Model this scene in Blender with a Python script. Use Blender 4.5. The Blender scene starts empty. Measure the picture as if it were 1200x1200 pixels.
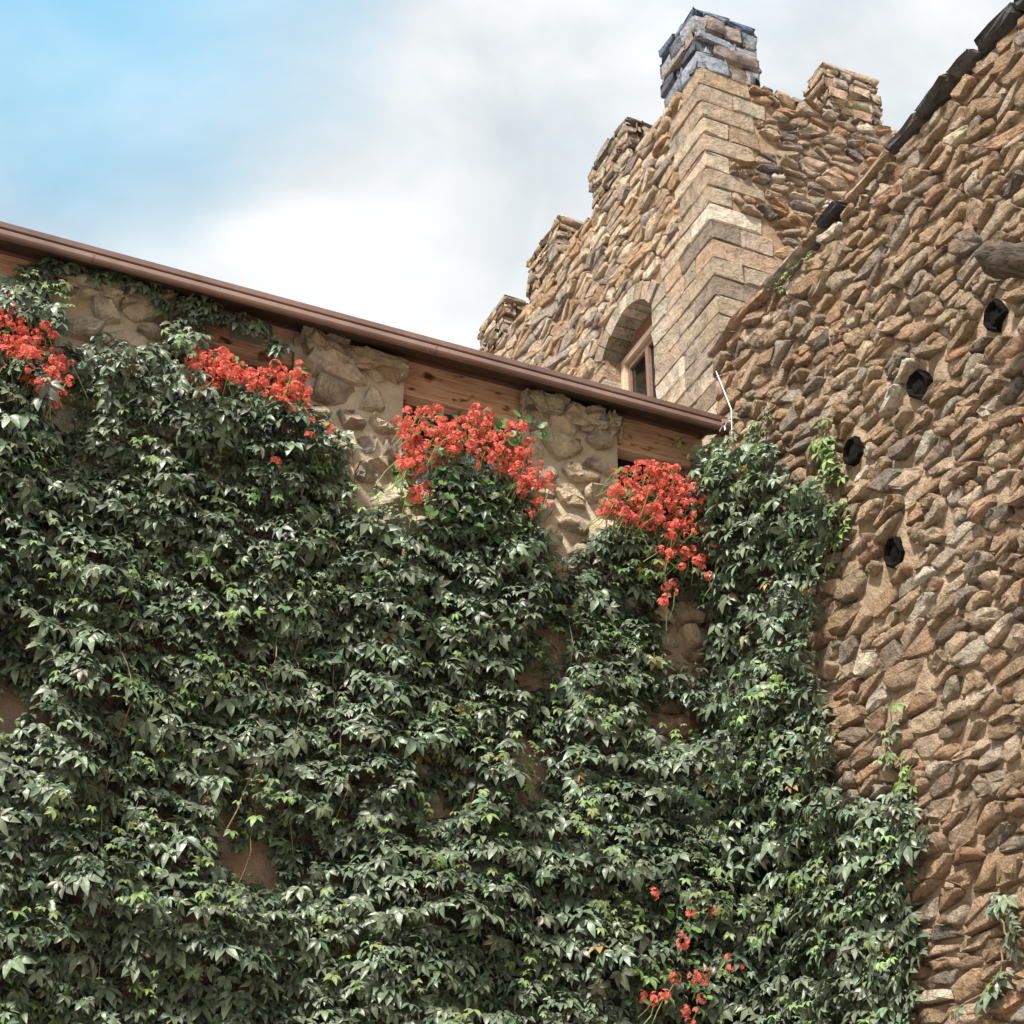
import bpy, math, random
import numpy as np
from mathutils import Vector
rng = np.random.default_rng(7)
random.seed(7)
S = bpy.context.scene
COL = S.collection

# ---------------------------------------------------------------- camera
FPX, PITCH, YAW = 2066.0, math.radians(32.4), math.radians(23.9)
cam_d = bpy.data.cameras.new('camera'); cam = bpy.data.objects.new('camera', cam_d); COL.objects.link(cam)
cam.location = (0, 0, 1.6)
cam.rotation_euler = (math.radians(90) + PITCH, 0, -YAW)
cam_d.sensor_width = 36; cam_d.lens = FPX / 1200 * 36
cam_d.clip_start = .1; cam_d.clip_end = 3000
S.camera = cam
CP = np.array([0, 0, 1.6])
FW = np.array([math.sin(YAW)*math.cos(PITCH), math.cos(YAW)*math.cos(PITCH), math.sin(PITCH)])
RT = np.array([math.cos(YAW), -math.sin(YAW), 0.0]); UP = np.cross(RT, FW)
def ray(x, y):
    d = FW + RT*(x-600)/FPX - UP*(y-600)/FPX
    return d/np.linalg.norm(d)
def on(x, y, ax, v):                       # where a line of sight meets a wall plane
    d = ray(x, y); return CP + d*((v-CP[ax])/d[ax])
def proj(P):
    q = np.atleast_2d(P) - CP; z = q @ FW
    return 600 + FPX*(q @ RT)/z, 600 - FPX*(q @ UP)/z

# ---------------------------------------------------------------- light
SUN = np.array([-.50, -.43, .75]); SUN /= np.linalg.norm(SUN)
SUN_EL = math.asin(SUN[2]); SUN_AZ = math.atan2(SUN[0], SUN[1])
W = bpy.data.worlds.new('World'); S.world = W; W.use_nodes = True
nt = W.node_tree; nt.nodes.clear()
def N(t, typ, **kw):
    n = t.nodes.new(typ)
    for k, v in kw.items():
        if k in n.inputs.keys() if isinstance(k, str) else False: n.inputs[k].default_value = v
        else: setattr(n, k, v)
    return n
def lk(t, a, b): t.links.new(a, b)
def ramp(t, stops, interp='LINEAR'):
    r = t.nodes.new('ShaderNodeValToRGB'); r.color_ramp.interpolation = interp
    e = r.color_ramp.elements
    while len(e) < len(stops): e.new(.5)
    for i, (p, c) in enumerate(stops):
        e[i].position = p; e[i].color = (*c, 1) if len(c) == 3 else c
    return r
sky = N(nt, 'ShaderNodeTexSky', sky_type='NISHITA', sun_disc=False, sun_elevation=SUN_EL, sun_rotation=SUN_AZ, altitude=700)
tc = N(nt, 'ShaderNodeTexCoord')
nz = N(nt, 'ShaderNodeTexNoise'); nz.inputs['Scale'].default_value = 3.2; nz.inputs['Detail'].default_value = 6; nz.inputs['Roughness'].default_value = .5
mp = N(nt, 'ShaderNodeMapping'); mp.inputs['Scale'].default_value = (1, 1, 2.2); mp.inputs['Location'].default_value = (.35, .1, .6)
lk(nt, tc.outputs['Generated'], mp.inputs['Vector']); lk(nt, mp.outputs[0], nz.inputs['Vector'])
# a broad clear patch of sky to the upper left of the tower, eaten into by cloud noise
dotn = N(nt, 'ShaderNodeVectorMath', operation='DOT_PRODUCT'); bd = ray(40, -60); dotn.inputs[1].default_value = tuple(bd)
lk(nt, tc.outputs['Generated'], dotn.inputs[0])
m1 = N(nt, 'ShaderNodeMapRange'); m1.inputs['From Min'].default_value = .979; m1.inputs['From Max'].default_value = 1.0
m1.inputs['To Min'].default_value = 0; m1.inputs['To Max'].default_value = .8
lk(nt, dotn.outputs['Value'], m1.inputs['Value'])
nm = N(nt, 'ShaderNodeMapRange'); nm.inputs['From Min'].default_value = .35; nm.inputs['From Max'].default_value = .65
nm.inputs['To Min'].default_value = .13; nm.inputs['To Max'].default_value = -.25; nm.clamp = False
lk(nt, nz.outputs['Fac'], nm.inputs['Value'])
ad = N(nt, 'ShaderNodeMath', operation='ADD', use_clamp=True); lk(nt, m1.outputs[0], ad.inputs[0]); lk(nt, nm.outputs[0], ad.inputs[1])
nz2 = N(nt, 'ShaderNodeTexNoise'); nz2.inputs['Scale'].default_value = 3.6; nz2.inputs['Detail'].default_value = 8; nz2.inputs['Distortion'].default_value = .4
mp2 = N(nt, 'ShaderNodeMapping'); mp2.inputs['Location'].default_value = (4.3, 1.7, 2.2); mp2.inputs['Scale'].default_value = (1, 1, 1.8)
lk(nt, tc.outputs['Generated'], mp2.inputs['Vector']); lk(nt, mp2.outputs[0], nz2.inputs['Vector'])
cr = ramp(nt, [(.36, (4.0, 4.35, 4.65)), (.46, (4.9, 5.2, 5.4)), (.58, (6.5, 6.55, 6.6))])
lk(nt, nz2.outputs['Fac'], cr.inputs['Fac'])
skb = N(nt, 'ShaderNodeMix', data_type='RGBA', blend_type='MULTIPLY'); skb.inputs['Factor'].default_value = 1
skb.inputs['B'].default_value = (1.15, 3.0, 2.5, 1); lk(nt, sky.outputs[0], skb.inputs['A'])
mx = N(nt, 'ShaderNodeMix', data_type='RGBA'); lk(nt, ad.outputs[0], mx.inputs['Factor'])
lk(nt, cr.outputs['Color'], mx.inputs['A']); lk(nt, skb.outputs['Result'], mx.inputs['B'])
bg = N(nt, 'ShaderNodeBackground'); bg.inputs['Strength'].default_value = .093
lk(nt, mx.outputs['Result'], bg.inputs['Color'])
wo = N(nt, 'ShaderNodeOutputWorld'); lk(nt, bg.outputs[0], wo.inputs['Surface'])
sd = bpy.data.lights.new('sun', 'SUN'); sd.energy = 5.0; sd.angle = math.radians(8); sd.color = (1, .94, .84)
so = bpy.data.objects.new('sun', sd); COL.objects.link(so); so.location = (-10, -6, 30)
so.rotation_euler = Vector(-SUN).to_track_quat('-Z', 'Y').to_euler()
S.view_settings.view_transform = 'Standard'; S.view_settings.look = 'None'
S.view_settings.exposure = 0.8; S.view_settings.gamma = 1; S.view_settings.use_curve_mapping = False

# ---------------------------------------------------------------- materials
def mat(name, rough=.85, spec=.3):
    m = bpy.data.materials.new(name); m.use_nodes = True
    t = m.node_tree; b = t.nodes['Principled BSDF']
    b.inputs['Roughness'].default_value = rough; b.inputs['Specular IOR Level'].default_value = spec
    return m, t, b
def noise(t, scale, detail=6, rough=.6, vec=None, mapping=None):
    n = t.nodes.new('ShaderNodeTexNoise'); n.inputs['Scale'].default_value = scale
    n.inputs['Detail'].default_value = detail; n.inputs['Roughness'].default_value = rough
    if vec is None:
        g = t.nodes.new('ShaderNodeNewGeometry'); vec = g.outputs['Position']
    if mapping:
        mp = t.nodes.new('ShaderNodeMapping'); mp.inputs['Scale'].default_value = mapping
        lk(t, vec, mp.inputs['Vector']); vec = mp.outputs[0]
    lk(t, vec, n.inputs['Vector']); return n
def mix(t, a, b, fac, blend='MIX'):
    m = t.nodes.new('ShaderNodeMix'); m.data_type = 'RGBA'; m.blend_type = blend
    for s, v in (('A', a), ('B', b)):
        if isinstance(v, tuple): m.inputs[s].default_value = (*v, 1)
        else: lk(t, v, m.inputs[s])
    if isinstance(fac, (int, float)): m.inputs['Factor'].default_value = fac
    else: lk(t, fac, m.inputs['Factor'])
    return m.outputs['Result']
def bump(t, b, hs, dist=.01, strength=1):
    """hs: list of (socket, weight) summed heights"""
    cur = None
    for s, w in hs:
        mu = t.nodes.new('ShaderNodeMath'); mu.operation = 'MULTIPLY'; lk(t, s, mu.inputs[0]); mu.inputs[1].default_value = w
        if cur is None: cur = mu.outputs[0]
        else:
            a = t.nodes.new('ShaderNodeMath'); a.operation = 'ADD'; lk(t, cur, a.inputs[0]); lk(t, mu.outputs[0], a.inputs[1]); cur = a.outputs[0]
    bn = t.nodes.new('ShaderNodeBump'); bn.inputs['Distance'].default_value = dist; bn.inputs['Strength'].default_value = strength
    lk(t, cur, bn.inputs['Height']); lk(t, bn.outputs[0], b.inputs['Normal'])
def stone_mat(name, fine=60, mid=14, contrast=.5, dist=.02, brown=.38):
    m, t, b = mat(name, .9, .2)
    at = t.nodes.new('ShaderNodeAttribute'); at.attribute_name = 'tint'
    n1 = noise(t, mid, 8, .65); n2 = noise(t, fine, 5, .7); n3 = noise(t, mid*.35, 4, .6)
    r1 = ramp(t, [(.3, (1-contrast,)*3), (.5, (.95,)*3), (.7, (1+contrast*.55, 1+contrast*.5, 1+contrast*.42))])
    lk(t, n1.outputs['Fac'], r1.inputs['Fac'])
    c = mix(t, at.outputs['Color'], r1.outputs['Color'], 1.0, 'MULTIPLY')
    r3 = ramp(t, [(.42, (0, 0, 0)), (.62, (1, 1, 1))]); lk(t, n3.outputs['Fac'], r3.inputs['Fac'])
    mu = t.nodes.new('ShaderNodeMath'); mu.operation = 'MULTIPLY'; mu.inputs[1].default_value = brown; lk(t, r3.outputs['Color'], mu.inputs[0])
    c = mix(t, c, (.44, .27, .15), mu.outputs[0])
    r2 = ramp(t, [(.30, (.35, .3, .26)), (.42, (1, 1, 1))]); lk(t, n2.outputs['Fac'], r2.inputs['Fac'])
    c = mix(t, c, r2.outputs['Color'], .75, 'MULTIPLY')
    lk(t, c, b.inputs['Base Color'])
    v = t.nodes.new('ShaderNodeTexVoronoi'); v.inputs['Scale'].default_value = mid*1.1
    g = t.nodes.new('ShaderNodeNewGeometry'); lk(t, g.outputs['Position'], v.inputs['Vector'])
    bump(t, b, [(n1.outputs['Fac'], 1.6), (n2.outputs['Fac'], .5), (v.outputs['Distance'], .5)], dist)
    return m
M = {}
M['stone'] = stone_mat('rubble_stone', 60, 15, .6, .06)
M['far_stone'] = stone_mat('tower_stone', 26, 7, .55, .10)
M['pillar'] = stone_mat('pillar_stone', 60, 12, .42, .05, brown=.15)
M['slate'] = stone_mat('slate_blue_stone', 26, 7, .5, .10, brown=0)
M['stone_dark'] = stone_mat('dark_slab', 60, 12, .5, .04, brown=.08)
M['block'] = stone_mat('dressed_block', 20, 5, .5, .07, brown=.22)
def simple(name, col, col2, scale, rough=.9, dist=.01, spec=.2, fine=None, detail=8, mapping=None):
    m, t, b = mat(name, rough, spec)
    n = noise(t, scale, detail, .65, mapping=mapping); r = ramp(t, [(.35, col), (.65, col2)]); lk(t, n.outputs['Fac'], r.inputs['Fac'])
    lk(t, r.outputs['Color'], b.inputs['Base Color'])
    hs = [(n.outputs['Fac'], 1.5)]
    if fine: n2 = noise(t, fine, 5, .7); hs.append((n2.outputs['Fac'], .5))
    if dist: bump(t, b, hs, dist)
    return m
M['mortar'] = simple('sandy_mortar', (.36, .26, .18), (.50, .385, .27), 7, dist=.05, fine=50)
M['tower_mortar'] = simple('tower_mortar', (.20, .13, .085), (.34, .24, .16), 5, dist=.03, fine=30)
M['plaster'] = simple('old_plaster', (.42, .27, .19), (.56, .41, .31), 6, dist=.05, fine=40)
M['render'] = simple('pillar_mortar', (.46, .37, .27), (.58, .49, .37), 5, dist=.02, fine=60)
M['metal'] = simple('brown_painted_metal', (.085, .050, .040), (.18, .108, .088), 1.6, rough=.42, dist=.002, spec=.5)
M['metal2'] = simple('mauve_brown_painted_metal', (.14, .088, .074), (.25, .162, .136), 1.6, rough=.35, dist=.002, spec=.5)
M['soffit'] = simple('dark_soffit_board', (.05, .03, .022), (.09, .055, .04), 6, rough=.7, dist=.004)
def wood(name, c1, c2, knots=True, rough=.65):
    m, t, b = mat(name, rough, .3)
    n = noise(t, 9, 6, .6, mapping=(.35, 3, 6)); n.inputs['Distortion'].default_value = 1.2
    r = ramp(t, [(.3, c1), (.55, c2), (.72, tuple(x*1.15 for x in c2))]); lk(t, n.outputs['Fac'], r.inputs['Fac'])
    c = r.outputs['Color']
    if knots:
        k = noise(t, 5, 2, .5, mapping=(1.4, 1, 3)); rk = ramp(t, [(.60, (1, 1, 1)), (.66, (.45, .3, .22)), (.72, (.16, .09, .06))]); lk(t, k.outputs['Fac'], rk.inputs['Fac'])
        c = mix(t, c, rk.outputs['Color'], 1.0, 'MULTIPLY')
    lk(t, c, b.inputs['Base Color']); bump(t, b, [(n.outputs['Fac'], 1)], .006)
    return m
M['wood'] = wood('orange_brown_timber', (.40, .20, .12), (.70, .45, .31))
M['wood_dark'] = wood('brown_timber', (.11, .055, .035), (.20, .10, .065), False)
M['casement'] = wood('casement_timber', (.13, .075, .055), (.22, .135, .10), False)
M['cream_wood'] = wood('pale_timber', (.45, .33, .23), (.58, .46, .34), False)
M['beam_black'] = simple('black_beam', (.003, .003, .003), (.014, .011, .010), 20, dist=.01, spec=.08)  # near-black with slight mottling, for the beam ends
M['log'] = wood('weathered_log', (.010, .008, .007), (.10, .08, .066), False, .95)
M['room_shade'] = simple('painted_room_shade', (.012, .010, .009), (.02, .016, .014), 2, dist=0)  # near-black colour stands in for the shade of unlit rooms
M['cable'] = simple('white_cable', (.72, .72, .72), (.8, .8, .8), 3, rough=.5, dist=0)
M['ground'] = simple('courtyard_ground', (.32, .28, .23), (.44, .39, .33), 1.5, dist=.01, fine=20)
M['curtain'] = simple('white_curtain', (.66, .70, .74), (.8, .82, .84), 8, dist=.01, mapping=(1, 6, .3))
M['bolt'] = simple('grey_plate', (.25, .27, .27), (.34, .36, .36), 10, rough=.5, dist=.002)
# glass: sharp reflection over see-through
m, t, b = mat('window_glass', .05, .5); t.nodes.remove(b)
gl = t.nodes.new('ShaderNodeBsdfGlossy'); gl.inputs['Roughness'].default_value = .04; gl.inputs['Color'].default_value = (.9, .95, 1, 1)
tr = t.nodes.new('ShaderNodeBsdfTransparent'); tr.inputs['Color'].default_value = (.8, .86, .9, 1)
fr = t.nodes.new('ShaderNodeFresnel'); fr.inputs['IOR'].default_value = 1.5
ms = t.nodes.new('ShaderNodeMixShader'); lk(t, fr.outputs[0], ms.inputs[0]); lk(t, tr.outputs[0], ms.inputs[1]); lk(t, gl.outputs[0], ms.inputs[2])
lk(t, ms.outputs[0], t.nodes['Material Output'].inputs['Surface']); M['glass'] = m
def leaf_mat(name, c, rough=.42, trans=.25, spec=.55, vary=.3):
    m, t, b = mat(name, rough, spec)
    at = t.nodes.new('ShaderNodeAttribute'); at.attribute_name = 'tint'
    oi = t.nodes.new('ShaderNodeObjectInfo')
    cc = mix(t, c, at.outputs['Color'], 1.0, 'MULTIPLY')
    mr = t.nodes.new('ShaderNodeMapRange'); mr.inputs['To Min'].default_value = 1-vary; mr.inputs['To Max'].default_value = 1+vary
    lk(t, oi.outputs['Random'], mr.inputs['Value'])
    cb = t.nodes.new('ShaderNodeVectorMath'); cb.operation = 'SCALE'; lk(t, cc, cb.inputs[0]); lk(t, mr.outputs[0], cb.inputs['Scale'])
    nn = noise(t, 35, 4, .6); r = ramp(t, [(.3, (.72, .75, .7)), (.7, (1.2, 1.18, 1.2))]); lk(t, nn.outputs['Fac'], r.inputs['Fac'])
    c2 = mix(t, cb.outputs[0], r.outputs['Color'], 1.0, 'MULTIPLY')
    lk(t, c2, b.inputs['Base Color'])
    tl = t.nodes.new('ShaderNodeBsdfTranslucent'); lk(t, c2, tl.inputs['Color'])
    ms = t.nodes.new('ShaderNodeMixShader'); ms.inputs[0].default_value = trans
    lk(t, b.outputs[0], ms.inputs[1]); lk(t, tl.outputs[0], ms.inputs[2]); lk(t, ms.outputs[0], t.nodes['Material Output'].inputs['Surface'])
    bump(t, b, [(nn.outputs['Fac'], 1)], .003)
    return m
M['leaf'] = leaf_mat('ivy_leaf', (.138, .178, .116), .43, .08, .55)
M['young_leaf'] = leaf_mat('young_ivy_leaf', (.26, .36, .14), .5, .35, .4)
M['gleaf'] = leaf_mat('geranium_leaf', (.10, .19, .055), .5, .3, .4)
M['petal'] = leaf_mat('red_petal', (.72, .185, .145), .85, .3, .1, .22)
M['stem'] = simple('vine_stem', (.16, .13, .09), (.25, .2, .13), 30, dist=.002)
M['green_stem'] = simple('green_stem', (.22, .28, .10), (.3, .34, .14), 30, dist=0)

# ---------------------------------------------------------------- helpers
WLOC = {}
def link(o, parent, origin):
    COL.objects.link(o)
    pl = np.zeros(3)
    if parent is not None: o.parent = parent; pl = WLOC[parent.name]
    o.location = tuple(np.asarray(origin, float) - pl); WLOC[o.name] = np.asarray(origin, float)
def thing(name, label, cat, loc, group=None):
    o = bpy.data.objects.new(name, None); o.empty_display_size = .2; link(o, None, loc)
    o['label'] = label; o['category'] = cat
    if group: o['group'] = group
    return o
def mesh(name, V, F, m, parent=None, origin=None, tint=None, smooth=False, label=None, kind=None):
    V = np.asarray(V, float)
    if origin is None: origin = V.mean(0)
    me = bpy.data.meshes.new(name); me.from_pydata((V-origin).tolist(), [], F)
    if isinstance(m, list):
        for q in m: me.materials.append(q)
    else: me.materials.append(m)
    if tint is not None:
        a = me.attributes.new('tint', 'FLOAT_COLOR', 'POINT'); T = np.ones((len(V), 4)); T[:, :3] = tint
        a.data.foreach_set('color', T.ravel())
    if smooth: me.shade_smooth()
    o = bpy.data.objects.new(name, me); link(o, parent, origin)
    if label: o['label'] = label
    if kind: o['kind'] = kind
    return o
def big_mesh(name, V, F3, m, parent=None, tint=None, mi=None, kind='stuff', smooth=False, label=None):   # numpy triangles
    me = bpy.data.meshes.new(name); o0 = V.mean(0)
    me.vertices.add(len(V)); me.vertices.foreach_set('co', (V-o0).astype('f4').ravel())
    nF = len(F3); me.loops.add(nF*3); me.loops.foreach_set('vertex_index', F3.astype('i4').ravel())
    me.polygons.add(nF); me.polygons.foreach_set('loop_start', np.arange(0, nF*3, 3, dtype='i4'))
    for q in (m if isinstance(m, list) else [m]): me.materials.append(q)
    if mi is not None: me.polygons.foreach_set('material_index', mi.astype('i4'))
    me.update(calc_edges=True)
    if tint is not None:
        a = me.attributes.new('tint', 'FLOAT_COLOR', 'POINT'); T = np.ones((len(V), 4)); T[:, :3] = tint
        a.data.foreach_set('color', T.astype('f4').ravel())
    if smooth: me.shade_smooth()
    o = bpy.data.objects.new(name, me); link(o, parent, o0)
    if kind: o['kind'] = kind
    if label: o['label'] = label
    return o
def h2(ix, iy, s=0):
    n = (ix.astype(np.int64)*374761393 + iy.astype(np.int64)*668265263 + s*2147483) & 0xffffffff
    n = ((n ^ (n >> 13))*1274126177) & 0xffffffff
    return ((n ^ (n >> 16)) & 0xffff)/65535.0
def vn(x, y, s=0):
    x = np.asarray(x, float); y = np.asarray(y, float)
    ix, iy = np.floor(x), np.floor(y); fx, fy = x-ix, y-iy
    fx = fx*fx*(3-2*fx); fy = fy*fy*(3-2*fy)
    a = h2(ix, iy, s); b = h2(ix+1, iy, s); c = h2(ix, iy+1, s); d = h2(ix+1, iy+1, s)
    return (a*(1-fx)+b*fx)*(1-fy)+(c*(1-fx)+d*fx)*fy
def fbm(x, y, s=0, o=4):
    r = 0; a = .5; t = 0
    for k in range(o): r = r+a*vn(x*2**k, y*2**k, s+k*17); t += a; a *= .5
    return r/t
BOXF = [(0, 3, 2, 1), (4, 5, 6, 7), (0, 1, 5, 4), (1, 2, 6, 5), (2, 3, 7, 6), (3, 0, 4, 7)]
def boxv(x0, x1, y0, y1, z0, z1):
    return [(x0, y0, z0), (x1, y0, z0), (x1, y1, z0), (x0, y1, z0), (x0, y0, z1), (x1, y0, z1), (x1, y1, z1), (x0, y1, z1)]
def boxes(name, L, m, parent=None, **kw):
    V = []; F = []
    for b in L:
        k = len(V); V += boxv(*b); F += [tuple(i+k for i in f) for f in BOXF]
    return mesh(name, V, F, m, parent, **kw)
def tube(pts, r, n=6):
    pts = np.asarray(pts, float); V = []; F = []
    for i, p in enumerate(pts):
        d = pts[min(i+1, len(pts)-1)]-pts[max(i-1, 0)]; d = d/(np.linalg.norm(d)+1e-9)
        a = np.cross(d, [.3, .2, .93]); a /= np.linalg.norm(a)+1e-9; b = np.cross(d, a)
        rr = r[i] if hasattr(r, '__len__') else r
        for k in range(n):
            t = 2*math.pi*k/n; V.append(p+rr*(math.cos(t)*a+math.sin(t)*b))
    for i in range(len(pts)-1):
        for k in range(n): F.append((i*n+k, i*n+(k+1) % n, (i+1)*n+(k+1) % n, (i+1)*n+k))
    F.append(tuple(range(n))[::-1]); F.append(tuple(range((len(pts)-1)*n, len(pts)*n)))
    return V, F
def rblock(c, size, r=.03, nz=.01, n=3, seed=0, rot=None):
    """irregular rounded block: a stone that can be picked up"""
    c = np.asarray(c, float); h = np.asarray(size, float)/2; r = min(r, h.min()*.98)
    V = []; idx = {}; F = []
    def vid(p):
        k = tuple(np.round(p, 4))
        if k not in idx: idx[k] = len(V); V.append(p)
        return idx[k]
    ts = np.linspace(-1, 1, n+1)
    if n >= 3: ts[1] = -.8; ts[-2] = .8
    for ax in range(3):
        u, v = (ax+1) % 3, (ax+2) % 3
        for s in (-1, 1):
            for i in range(n):
                for j in range(n):
                    q = []
                    for a, b in ((i, j), (i+1, j), (i+1, j+1), (i, j+1)):
                        p = np.zeros(3); p[ax] = s; p[u] = ts[a]; p[v] = ts[b]; q.append(vid(p))
                    F.append(tuple(q if s > 0 else q[::-1]))
    P = np.array(V)*h; inn = np.clip(P, -(h-r), h-r); d = P-inn
    ln = np.linalg.norm(d, axis=1, keepdims=True); P = inn+np.where(ln > 1e-6, d/np.maximum(ln, 1e-6)*r, 0)
    g = np.random.default_rng(int(seed)+11)
    P += g.normal(0, nz, P.shape)*np.minimum(1, h/.06)
    tp = 1+g.normal(0, .05 if nz > .008 else .006, 2)                                 # slight taper
    P[:, 0] *= 1+(tp[0]-1)*P[:, 2]/h[2]
    if rot is not None:
        a = rot; R = np.array([[math.cos(a), -math.sin(a), 0], [math.sin(a), math.cos(a), 0], [0, 0, 1]]); P = P @ R.T
    return P+c, F
def pick(pal, g=rng):
    w = np.array([p[0] for p in pal], float); k = g.choice(len(pal), p=w/w.sum())
    return np.clip(np.array(pal[k][1])*g.uniform(.8, 1.32)*g.uniform(.975, 1.025, 3), .01, .8)
PAL_W2 = [(4, (.47, .35, .25)), (3, (.44, .31, .21)), (3, (.55, .44, .33)), (1.2, (.36, .31, .26)), (.45, (.45, .28, .19)), (.45, (.24, .20, .17)), (1.0, (.66, .58, .48))]
PAL_TL = [(4, (.46, .355, .26)), (2, (.42, .29, .185)), (2.5, (.58, .48, .37)), (2, (.34, .29, .26)), (.5, (.40, .24, .17))]
PAL_TR = [(3, (.38, .30, .23)), (2, (.30, .25, .22)), (1.6, (.40, .26, .16)), (1.5, (.50, .42, .34)), (1.4, (.20, .17, .16))]
PAL_M = [(3, (.46, .37, .28)), (2, (.38, .32, .27)), (1.4, (.54, .46, .36)), (1, (.40, .28, .21))]
PAL_BLUE = [(3, (.25, .27, .32)), (2, (.40, .42, .45)), (2.2, (.36, .31, .28)), (.8, (.14, .15, .19))]
PAL_Q = [(3, (.42, .345, .275)), (2, (.36, .29, .225)), (1.3, (.50, .43, .35)), (1.2, (.29, .235, .19)), (.8, (.40, .29, .21))]
PAL_P = [(3, (.66, .54, .39)), (2, (.54, .45, .36)), (2, (.72, .62, .47)), (1, (.40, .32, .26))]

def clip(poly, n, d):                      # keep n.x <= d
    out = []; k = len(poly)
    for i in range(k):
        a, b = poly[i], poly[(i+1) % k]; da, db = a @ n-d, b @ n-d
        if da <= 0: out.append(a)
        if (da < 0) != (db < 0): out.append(a+(b-a)*(da/(da-db)))
    return out
def seeds(x0, x1, y0, y1, w, h, g, skip=.06):
    P = []; y = y0
    while y < y1:
        hh = h*g.uniform(.65, 1.4); x = x0+g.uniform(0, w)
        while x < x1:
            ww = w*g.choice([.5, .75, 1, 1.3, 1.8], p=[.2, .25, .25, .18, .12])
            if g.random() > skip: P.append((x+ww/2, y+hh/2+g.normal(0, hh*.2)))
            x += ww
        y += hh
    return np.array(P)
def cells(P, rect, asp, gap, obst, g, keep=None):
    """rounded stone outlines: power cells in a metric stretched along the courses, clear of the obstacles"""
    Mx = np.array([1, asp**2]); out = []
    x0, x1, y0, y1 = rect
    for i, p in enumerate(P):
        if keep is not None and not keep(p): continue
        d2 = ((P-p)**2*Mx).sum(1); nb = np.argsort(d2)[1:22]
        poly = [np.array(q, float) for q in ((x0, y0), (x1, y0), (x1, y1), (x0, y1))]
        gp = gap*g.uniform(.5, 1.6)
        for j in nb:
            n = Mx*(P[j]-p); n = n/np.linalg.norm(n); mid = (P[j]+p)/2
            poly = clip(poly, n, n @ mid-gp/2)
            if len(poly) < 3: break
        if len(poly) < 3: continue
        ok = True
        for ob in obst:                    # convex polygons, counter-clockwise
            ob = np.asarray(ob, float); best = None
            if abs(ob.mean(0)-p).max() > 3.5: continue
            for a in range(len(ob)):
                q0, q1 = ob[a], ob[(a+1) % len(ob)]; e = q1-q0; n = np.array([e[1], -e[0]])/np.hypot(*e)
                s = n @ p-n @ q0
                if best is None or s > best[0]: best = (s, n, n @ q0)
            if best[0] < .015: ok = False; break
            poly = clip(poly, -best[1], -(best[2]+gap*.35))
            if len(poly) < 3: ok = False; break
        if ok and len(poly) >= 3: out.append(np.array(poly))
    return out
def area(p): return .5*abs(np.dot(p[:, 0], np.roll(p[:, 1], -1))-np.dot(p[:, 1], np.roll(p[:, 0], -1)))
def smooth_poly(p, n, rough, g, cut=.24, it=2):
    if n == 0:                              # angular: corners only knocked off
        e = np.hypot(*(np.roll(p, -1, 0)-p).T); p = p[e > .12*e.max()] if (e > .12*e.max()).sum() >= 4 else p
        q = np.roll(p, -1, 0); c_ = g.uniform(.07, .24, (len(p), 1)); p = np.stack([p*(1-c_)+q*c_, p*c_+q*(1-c_)], 1).reshape(-1, 2)
        c = p.mean(0); return c+(p-c)*(1+g.normal(0, rough, (len(p), 1)))
    for _ in range(it):
        q = np.roll(p, -1, 0); p = np.stack([p*(1-cut)+q*cut, p*cut+q*(1-cut)], 1).reshape(-1, 2)
    q = np.roll(p, -1, 0); L = np.hypot(*(q-p).T); c = np.r_[0, np.cumsum(L)]
    t = np.linspace(0, c[-1], n, endpoint=False)+g.uniform(0, c[-1]/n)
    t %= c[-1]; k = np.clip(np.searchsorted(c, t, side='right')-1, 0, len(p)-1)
    r = p[k]+(q[k]-p[k])*((t-c[k])/np.maximum(L[k], 1e-9))[:, None]
    order = np.argsort(t); r = r[order]; cen = r.mean(0)
    return cen+(r-cen)*(1+g.normal(0, rough, (n, 1)))
def stone_geo(poly, frame, relief, g, n=14, rough=.035, back=.04, cut=.24, flat=.6, tilt=.12, edge=.90, jag=.10):
    o, ea, eb, en = frame
    r = smooth_poly(poly, n, rough, g, cut); n = len(r); c = r.mean(0); e = r.max(0)-r.min(0)
    H = relief*g.uniform(.45, 1.5); tx, ty = g.normal(0, tilt, 2)
    V = []
    def ring(s, h, jit):
        for q in r:
            d = (q-c)*s*(1+g.normal(0, jit)); hh = h+(tx*d[0]+ty*d[1] if h > 0 else 0)+(g.normal(0, H*jag) if h > 0 else 0)
            V.append(o+ea*(c[0]+d[0])+eb*(c[1]+d[1])+en*hh)
    ring(1.0, -back, 0); ring(1.0, H*.35, .01); ring(edge, H*.88, .02); ring(flat, H*1.0, .06)
    V.append(o+ea*c[0]+eb*c[1]+en*H*g.uniform(.95, 1.2))
    F = []
    for k in range(3):
        for i in range(n): F.append((k*n+i, k*n+(i+1) % n, (k+1)*n+(i+1) % n, (k+1)*n+i))
    for i in range(n): F.append((3*n+i, 3*n+(i+1) % n, 4*n))
    return np.array(V), F
def lay_stones(polys, frame, relief, pal, parent, m, g, name='stone', limit=300, order=None, tintf=None, pf=0.0, **kw):
    polys = [p for p in polys if area(p) > .0012]
    polys.sort(key=(order or (lambda p: -area(p))))
    SV, SF, ST, k = [], [], [], 0
    for i, p in enumerate(polys):
        V, F = stone_geo(p, frame, relief, g, **kw)
        c = pick(pal, g)
        if tintf: c = tintf(p.mean(0), c)
        if i < limit: mesh(name, V, F, m, parent, tint=c, smooth=g.random() > pf)
        else:
            SV.append(V); SF += [tuple(a+k for a in f) for f in F]; ST.append(np.tile(c, (len(V), 1))); k += len(V)
    if SV: mesh(name+'s_beyond', np.concatenate(SV), SF, m, parent, tint=np.concatenate(ST), kind='stuff', smooth=True)
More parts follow.
